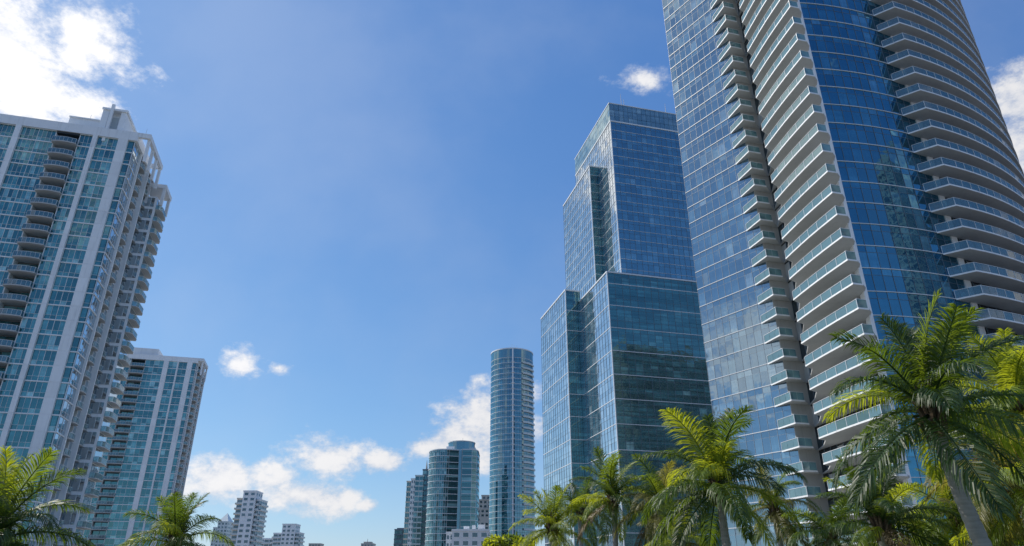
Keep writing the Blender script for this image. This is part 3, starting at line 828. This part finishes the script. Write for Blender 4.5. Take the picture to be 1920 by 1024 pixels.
def slab_tower(name, label, parts_, Y, cat='apartment tower', extras=None, group=None):
    """blocks of a far tower; each (u0, u1, vtop, depth, dy, wall, kind) with kind of fenestration"""
    a = at((parts_[0][0] + parts_[0][1]) / 2, 1000, Y)
    root = thing(name, label, cat, (a.x, Y + 8, 0), group)
    for (u0, u1, vt, dep, dy, wall, kind, fh) in parts_:
        p, q = at(u0, vt, Y + dy), at(u1, vt, Y + dy)
        k = EYE * 0; top = p.z
        x0, x1 = p.x, q.x; y0 = Y + dy
        nf = max(2, round(top / fh)); f_h = top / nf
        b = MB(); b.box(x0, x1, y0, y0 + dep, 0, top); part('wall', b, wall, root)
        b = MB(); b.box(x0 - .3, x1 + .3, y0 - .3, y0 + dep, top, top + .9); part('parapet', b, wall, root)
        wm = MB(); sm = MB(); rl = MB()
        faces = [((x0, y0), (x1, y0)), ((x0, y0 + dep), (x0, y0)), ((x1, y0), (x1, y0 + dep))]
        for fi, (a_, b2) in enumerate(faces):
            w = dist(a_, b2); Fm = frame(a_, unit(a_, b2))
            if kind == 'punched':
                n = max(2, round(w / 4.2))
                for i in range(n):
                    for f in range(nf):
                        if random.random() < .06: continue
                        wm.box(w * (i + .22) / n, w * (i + .78) / n, -.04, .1, f * f_h + f_h * .3, f * f_h + f_h * .8, Fm)
                        sm.box(w * (i + .18) / n, w * (i + .82) / n, -.16, .1, f * f_h + f_h * .22, f * f_h + f_h * .3, Fm)
            elif kind == 'balcony':
                for f in range(nf):
                    for i in range(max(1, round(w / 5))):
                        n = max(1, round(w / 5))
                        wm.box(w * (i + .08) / n, w * (i + .92) / n, -.04, .1, f * f_h + .2, f * f_h + f_h * .85, Fm)
                    sm.box(.2, w - .2, -1.3, .1, f * f_h - .15, f * f_h + .2, Fm)
                    rl.box(.2, w - .2, -1.3, -1.22, f * f_h + .2, f * f_h + 1.2, Fm)
            elif kind == 'ribbon':
                for f in range(nf):
                    n = max(2, round(w / 2.4))
                    for i in range(n): wm.box(w * (i + .06) / n, w * (i + .94) / n, -.04, .1, f * f_h + f_h * .22, f * f_h + f_h * .92, Fm)
                    sm.box(0, w, -.25, .1, f * f_h - .1, f * f_h + f_h * .16, Fm)
        if kind == 'glass' : pass
        if wm.v: part('glazing', wm, M['gl_far'] if kind == 'ribbon' else M['gl_dk'], root, 'stuff')
        if sm.v: part('floor_edge', sm, wall, root, 'stuff')
        if rl.v: part('railing', rl, M['frost'], root, 'stuff')
    if extras: extras(root, Y)
    return root

def spire_top(root, Y):
    p = at(798, 880, Y); b = MB(); q = at(798, 868, Y)
    b.tube([(p.x, Y + 6, p.z - 8), (p.x, Y + 6, p.z), (p.x, Y + 6, q.z + 3)], [1.6, .9, .1], 8); part('spire', b, M['grey'], root)
slab_tower('spired_tower', 'white and teal slab tower with a thin spire left of the bowed tower', [
    (779, 794, 893, 14, 0, M['frost'], 'ribbon', 3.6), (793, 808, 882, 16, 3, M['dkalu'], 'ribbon', 3.6), (771, 780, 899, 16, 2, M['white'], 'punched', 3.6), (763, 772, 904, 16, 4, M['cream'], 'ribbon', 3.6)], 520, extras=spire_top)
slab_tower('dark_block', 'small dark glass block left of the white spired tower', [(740, 759, 994, 16, 0, M['dkalu'], 'ribbon', 3.8), (745, 757, 992, 10, 3, M['dkalu'], 'ribbon', 3.8)], 650, 'office block')
slab_tower('stepped_grey_tower', 'grey stepped tower partly hidden behind the round glass tower', [
    (893, 925, 955, 16, 0, M['grey'], 'punched', 3.6), (898, 922, 938, 12, 3, M['grey'], 'punched', 3.6), (903, 920, 930, 8, 5, M['grey'], 'punched', 3.6)], 640)
def white_block_roof(root, Y):
    for (u0, u1, v) in ((868, 878, 985), (884, 890, 983), (895, 908, 982)):
        p, q = at(u0, v, Y), at(u1, v, Y); b = MB(); b.box(p.x, q.x, Y + 5, Y + 9, p.z - 6, p.z); part('roof_block', b, M['white'], root)
slab_tower('white_low_block', 'low white block with rows of small dark windows below the round tower', [
    (848, 916, 996, 20, 0, M['white'], 'punched', 3.4), (837, 850, 1001, 18, 2.5, M['white'], 'punched', 3.4)], 330, 'building', white_block_roof)
slab_tower('slim_white_tower', 'slim white tower with balconies on both flanks in the far left distance', [
    (457, 481, 922, 14, 0, M['white'], 'punched', 3.5), (445, 458, 936, 16, 3, M['cream'], 'balcony', 3.5), (480, 488, 938, 16, 2.5, M['white'], 'balcony', 3.5)], 520)
slab_tower('stepped_white_block', 'low stepped white block with a square top right of the slim white tower', [
    (530, 555, 984, 14, 0, M['white'], 'punched', 3.5), (513, 531, 1001, 14, 2, M['white'], 'balcony', 3.5), (554, 562, 1000, 14, 2.5, M['white'], 'balcony', 3.5), (487, 514, 1011, 14, 4, M['white'], 'balcony', 3.5)], 640)
def gable(root, Y):
    p, q = at(409, 978, Y), at(428, 978, Y); t = at(419, 970, Y).z
    b = MB(); c = ((p.x + q.x) / 2, Y + 8); n = len(b.v)
    b.v += [(p.x, Y, p.z), (q.x, Y, p.z), (q.x, Y + 16, p.z), (p.x, Y + 16, p.z), (c[0], c[1], t + 5)]
    b.f += [(0, 1, 4), (1, 2, 4), (2, 3, 4), (3, 0, 4), (3, 2, 1, 0)]
    part('roof', b, M['frost'], root)
slab_tower('pointed_pale_tower', 'pale tower with a pointed roof behind the left palm crown', [(409, 428, 979, 16, 0, M['frost'], 'punched', 3.6), (400, 410, 990, 16, 3, M['frost'], 'punched', 3.6)], 760, extras=gable)
slab_tower('distant_flat_block', 'tiny grey flat-topped block on the skyline', [(579, 601, 1020, 20, 0, M['grey'], 'punched', 4)], 1100, 'building')
def roof_mast(root, Y):
    p = at(688, 1017, Y); q = at(688, 1010, Y); b = MB(); b.tube([(p.x, Y + 4, p.z - 2), (p.x, Y + 4, q.z)], [.7, .3], 6); part('mast', b, M['grey'], root)
slab_tower('distant_masted_block', 'tiny grey block with a roof mast on the skyline', [(677, 700, 1020, 20, 0, M['grey'], 'punched', 4), (682, 696, 1017, 12, 3, M['grey'], 'punched', 4)], 1100, 'building', roof_mast)

# towers across the street, seen in the photograph only as dark reflections in the glass fronts
def mirrored(name, label, x0, x1, y0, y1, h, wall, gl, fh=3.6):
    root = thing(name, label, 'office tower', ((x0 + x1) / 2, (y0 + y1) / 2, 0))
    b = MB(); b.box(x0, x1, y0, y1, 0, h); part('wall', b, wall, root)
    b = MB(); b.box(x0 + 6, x1 - 6, y0 + 6, y1 - 6, h, h + 5); part('roof_block', b, wall, root)
    cs = [(x0, y0), (x1, y0), (x1, y1), (x0, y1)]
    for a, c in zip(cs, cs[1:] + cs[:1]):
        w = dist(a, c); Fm = frame(a, unit(a, c)); n = round(w / 5); g = MB()
        for f in range(int(h / fh)):
            for i in range(n): g.box(w * (i + .12) / n, w * (i + .88) / n, -.06, .1, f * fh + .9, f * fh + 3.0, Fm)
        part('glazing', g, gl, root, 'stuff')
mirrored('office_tower', 'dark tower across the street mirrored in the teal glass of the stepped office tower', 240, 350, -75, -30, 182, M['core'], M['gl_dk'])

# ------------------------------------------------------------------ palms
def frond_mesh(L, e0, bend, droop, mat, seed, dens=1.0, lw=.028, lmax=.74):
    rn = random.Random(seed); b = MB()
    n = 14; pts = [Vector((0, 0, 0))]; tang = []
    side = rn.uniform(-.10, .10)
    for i in range(n):
        t = (i + .5) / n; a = R(e0 - bend * t ** 1.25)
        tv = Vector((math.cos(a), side * t, math.sin(a))).normalized()
        tang.append(tv); pts.append(pts[-1] + tv * (L / n))
    b.tube(pts, [.032 * L / 2.6 * (1 - .85 * i / n) + .003 for i in range(n + 1)], 5)
    m = int(L * 36 * dens)
    for sgn in (-1, 1):
        for k in range(m):
            t = .10 + .90 * (k + rn.random() * .7) / m
            if rn.random() < .05: continue
            i = min(n - 1, int(t * n)); p = pts[i] + tang[i] * (t * n - i) * (L / n)
            tv = tang[i]; sd = tv.cross(Vector((0, 0, 1))).normalized() * sgn; upv = sd.cross(tv) * sgn
            ll = lmax * (math.sin(math.pi * min(1, .14 + t * .80)) ** .7) * rn.uniform(.8, 1.12)
            fwd = .25 + .70 * t + rn.uniform(-.12, .12)
            d0 = (sd * (1.0 - .35 * t) + tv * fwd + upv * rn.uniform(.05, .45)).normalized()
            d1 = (d0 + Vector((0, 0, -1)) * droop * rn.uniform(.6, 1.4)).normalized()
            d2 = (d1 + Vector((0, 0, -1)) * droop * 1.3 * rn.uniform(.6, 1.4)).normalized()
            p1 = p + d0 * ll * .35; p2 = p1 + d1 * ll * .35; p3 = p2 + d2 * ll * .30
            wv = d0.cross(upv).normalized()
            wv = (wv * .8 + upv * rn.uniform(-.5, .5)).normalized()
            w = lw * L / 2.6 * rn.uniform(.8, 1.2)
            v0 = len(b.v)
            b.v += [tuple(p - wv * w * .25), tuple(p + wv * w * .25), tuple(p1 + wv * w * .5), tuple(p1 - wv * w * .5), tuple(p2 + wv * w * .4), tuple(p2 - wv * w * .4), tuple(p3)]
            b.f += [(v0, v0 + 1, v0 + 2, v0 + 3), (v0 + 3, v0 + 2, v0 + 4, v0 + 5), (v0 + 5, v0 + 4, v0 + 6)]
    me = b.mesh('frond', mat)
    return me
FR = {}
def fronds(kind, mat):
    key = (kind, mat.name)
    if key not in FR:
        lst = []
        spec = {'coconut': [(86, 36, .3), (76, 58, .4), (60, 78, .5), (40, 84, .7), (20, 76, .9), (2, 72, 1.0), (-24, 50, 1.0)],
                'droopy': [(84, 55, .4), (68, 88, .6), (48, 98, .75), (26, 85, .9), (0, 75, 1.0), (-24, 50, 1.0), (-45, 30, .9)]}[kind]
        for i, (e, bd, dr) in enumerate(spec):
            for s in range(2): lst.append(frond_mesh(2.6, e + (s - .5) * 8, bd, dr, mat, 100 * i + s + len(FR) * 1000))
        FR[key] = lst
    return FR[key]
def palm(label, u, v, Y, fl, mats, kind='coconut', n=24, tr=.15, base=(0, 0), seed=0, skip=None, boots=True):
    """crown centre seen at (u, v), Y metres ahead; fl: frond length"""
    rn = random.Random(seed * 7 + 3)
    top = at(u, v, Y)
    root = thing('palm_tree', label, 'palm tree', (top.x + base[0], top.y + base[1], 0), 'palm trees along the street')
    P = root.location.copy()
    b = MB(); k = 64; pts = []; rad = []
    for i in range(k + 1):
        t = i / k; s = t ** .8
        pts.append(Vector((P.x + (top.x - P.x) * s + .05 * math.sin(t * 5 + seed), P.y + (top.y - P.y) * s, top.z * t - .05 * t)))
        rad.append(tr * (1.25 - .55 * t ** .6) * (1 + .07 * (i % 2) + .03 * math.sin(i * 1.7)))
    b.tube(pts, rad, 14)
    part('trunk', b, M['trunk'], root, smooth=True)
    if boots:
        b = MB()
        for i in range(16):
            a = i * 2.4; z = -.75 + .75 * i / 16; r0 = tr * .75
            p0 = top + Vector((math.cos(a) * r0, math.sin(a) * r0, z)); p1 = p0 + Vector((math.cos(a) * .10, math.sin(a) * .10, .34)) * (tr / .15)
            b.tube([p0, p1, p1 + Vector((math.cos(a) * .12, math.sin(a) * .12, .2))], [.07, .05, .015], 5)
        b.tube([top + Vector((0, 0, -.6)), top + Vector((0, 0, .05))], [tr * .78, tr * .5], 10)
        part('leaf_base', b, M['boot'], root)
    n = int(n * .88)
    for i in range(n):
        q = i / (n - 1)
        mat = mats[0] if rn.random() > .45 else mats[rn.randrange(len(mats))]
        lvl = min(6, int(q * 7 * .999))
        if lvl == 6 and seed != 1 and rn.random() < .30: mat = M['leafb']
        lst = fronds(kind, mat)
        me = lst[lvl * 2 + rn.randrange(2)]
        az = i * 2.39996 + rn.uniform(-.25, .25) + seed
        s = fl / 2.6 * rn.uniform(.86, 1.1) * (.86 if lvl == 0 else 1)
        M4 = Matrix.Translation(top + Vector((math.cos(az) * tr * .4, math.sin(az) * tr * .4, -.25 * q))) @ Matrix.Rotation(az, 4, 'Z') @ Matrix.Rotation(R(rn.uniform(-22, 22)), 4, 'X') @ Matrix.Scale(s, 4)
        link('frond', me, M4, root)
    return root
lf, ly, ld, lo = M['leaf'], M['leafy'], M['leafd'], M['leafo']
palm('largest palm with leaning grey trunk and dark feathery crown before the curved tower', 1742, 760, 14, 2.6, [ld, lf, ld, ly], 'coconut', 30, .165, (.85, .1), 1)
palm('bushy palm with dark trunk and long drooping fronds before the curved tower', 1345, 905, 24, 3.0, [ld, lf, ly, ly], 'coconut', 32, .16, (.3, 0), 2)
palm('bright green palm with slim pale trunk below the office tower corner', 1148, 932, 34, 2.5, [lf, ly, ly, ld], 'coconut', 26, .15, (.1, 0), 3)
palm('small bright palm with stout trunk nearest the round glass tower', 1035, 985, 36, 2.4, [ly, lf, ly], 'coconut', 22, .2, (0, 0), 4)
palm('grey-green palm with hanging pale fronds between two taller palms', 1240, 945, 33, 2.7, [lo, lf, lo], 'droopy', 26, .16, (0, 0), 5)
palm('small drooping palm at the foot of the balconies, brown stem', 1450, 945, 30, 2.0, [lo, lf, ld], 'droopy', 22, .13, (.2, 0), 6)
palm('low dark palm left of the leaning grey trunk', 1650, 975, 21, 2.1, [ld, lf, ly], 'coconut', 26, .15, (0, 0), 7)
palm('yellow-green palm high at the right edge behind the largest palm', 1905, 755, 21, 2.7, [ly, ly, lf], 'coconut', 28, .17, (0, 0), 8)
palm('olive palm with hanging fronds low at the right edge', 1905, 900, 19, 2.5, [lo, ly, lo], 'droopy', 30, .16, (0, 0), 9)
palm('yellowish low palm behind the leaning grey trunk', 1790, 965, 26, 2.4, [ly, lo, lf], 'droopy', 26, .15, (0, 0), 10)
palm('palm with sunlit fronds reaching in at the lower left corner', -14, 1000, 17, 2.25, [ld, lf, ly], 'coconut', 28, .17, (0, 0), 11)
palm('palm before the foot of the second apartment tower', 330, 1010, 27, 2.1, [ld, lf, ly], 'coconut', 26, .16, (0, 0), 12)
palm('low palm tucked between the two bright palms, crown half hidden', 1088, 955, 44, 2.3, [ld, lf], 'coconut', 22, .16, (0, 0), 13)
palm('low yellowish palm under the grey-green hanging crown', 1275, 1010, 30, 1.9, [ly, lo, lf], 'coconut', 22, .14, (0, 0), 14)

palm('low dark palm at the foot of the lowest balconies, left of the low dark palm', 1560, 1005, 28, 2.2, [ld, lo, lf], 'droopy', 24, .14, (0, 0), 15)
palm('low green palm between the leaning grey trunk and the right edge', 1872, 1000, 23, 2.3, [lf, ly, ld], 'droopy', 26, .15, (0, 0), 16)
palm('low palm squeezed between the low dark palm and the leaning grey trunk', 1725, 1015, 30, 2.3, [ly, lf, lo], 'droopy', 24, .14, (0, 0), 17)
# low shrubs under the round tower
def shrub(label, u, v, Y, r, seed):
    rn = random.Random(seed); t = at(u, v, Y)
    root = thing('shrub', label, 'shrub', (t.x, Y, 0), 'shrubs under the round tower')
    b = MB()
    for i in range(5): b.tube([(t.x, Y, 0), (t.x + rn.uniform(-.3, .3) * r, Y + rn.uniform(-.3, .3) * r, t.z * .6), (t.x + rn.uniform(-.7, .7) * r, Y + rn.uniform(-.7, .7) * r, t.z - r * .5)], [.07, .05, .02], 6)
    part('stem', b, M['boot'], root)
    b = MB()
    for i in range(1500):
        d = Vector((rn.gauss(0, 1), rn.gauss(0, 1), rn.gauss(0, 1))).normalized() * r * rn.random() ** .45
        d.z *= .9
        if rn.random() < .35 and d.z < 0: continue
        p = Vector((t.x, Y, t.z - r * .8)) + d * (1 + .25 * math.sin(d.x * 4 + seed) * math.cos(d.z * 3))
        a = Vector((rn.gauss(0, 1), rn.gauss(0, 1), rn.gauss(.6, 1))).normalized(); c = a.cross(Vector((rn.gauss(0, 1), rn.gauss(0, 1), rn.gauss(0, 1)))).normalized()
        l = rn.uniform(.14, .3); w = .05
        b.quad(p - c * w, p + c * w, p + a * l + c * w * .4, p + a * l - c * w * .4)
    part('foliage', b, M['leafy'] if seed % 2 else M['leaf'], root)
shrub('yellow-green shrub top low in front of the white low block', 925, 1008, 40, .75, 1)
shrub('dark green shrub top at the foot of the round tower', 958, 1004, 42, .8, 2)
shrub('small green shrub top beside the stout palm trunk', 985, 1012, 41, .6, 3)
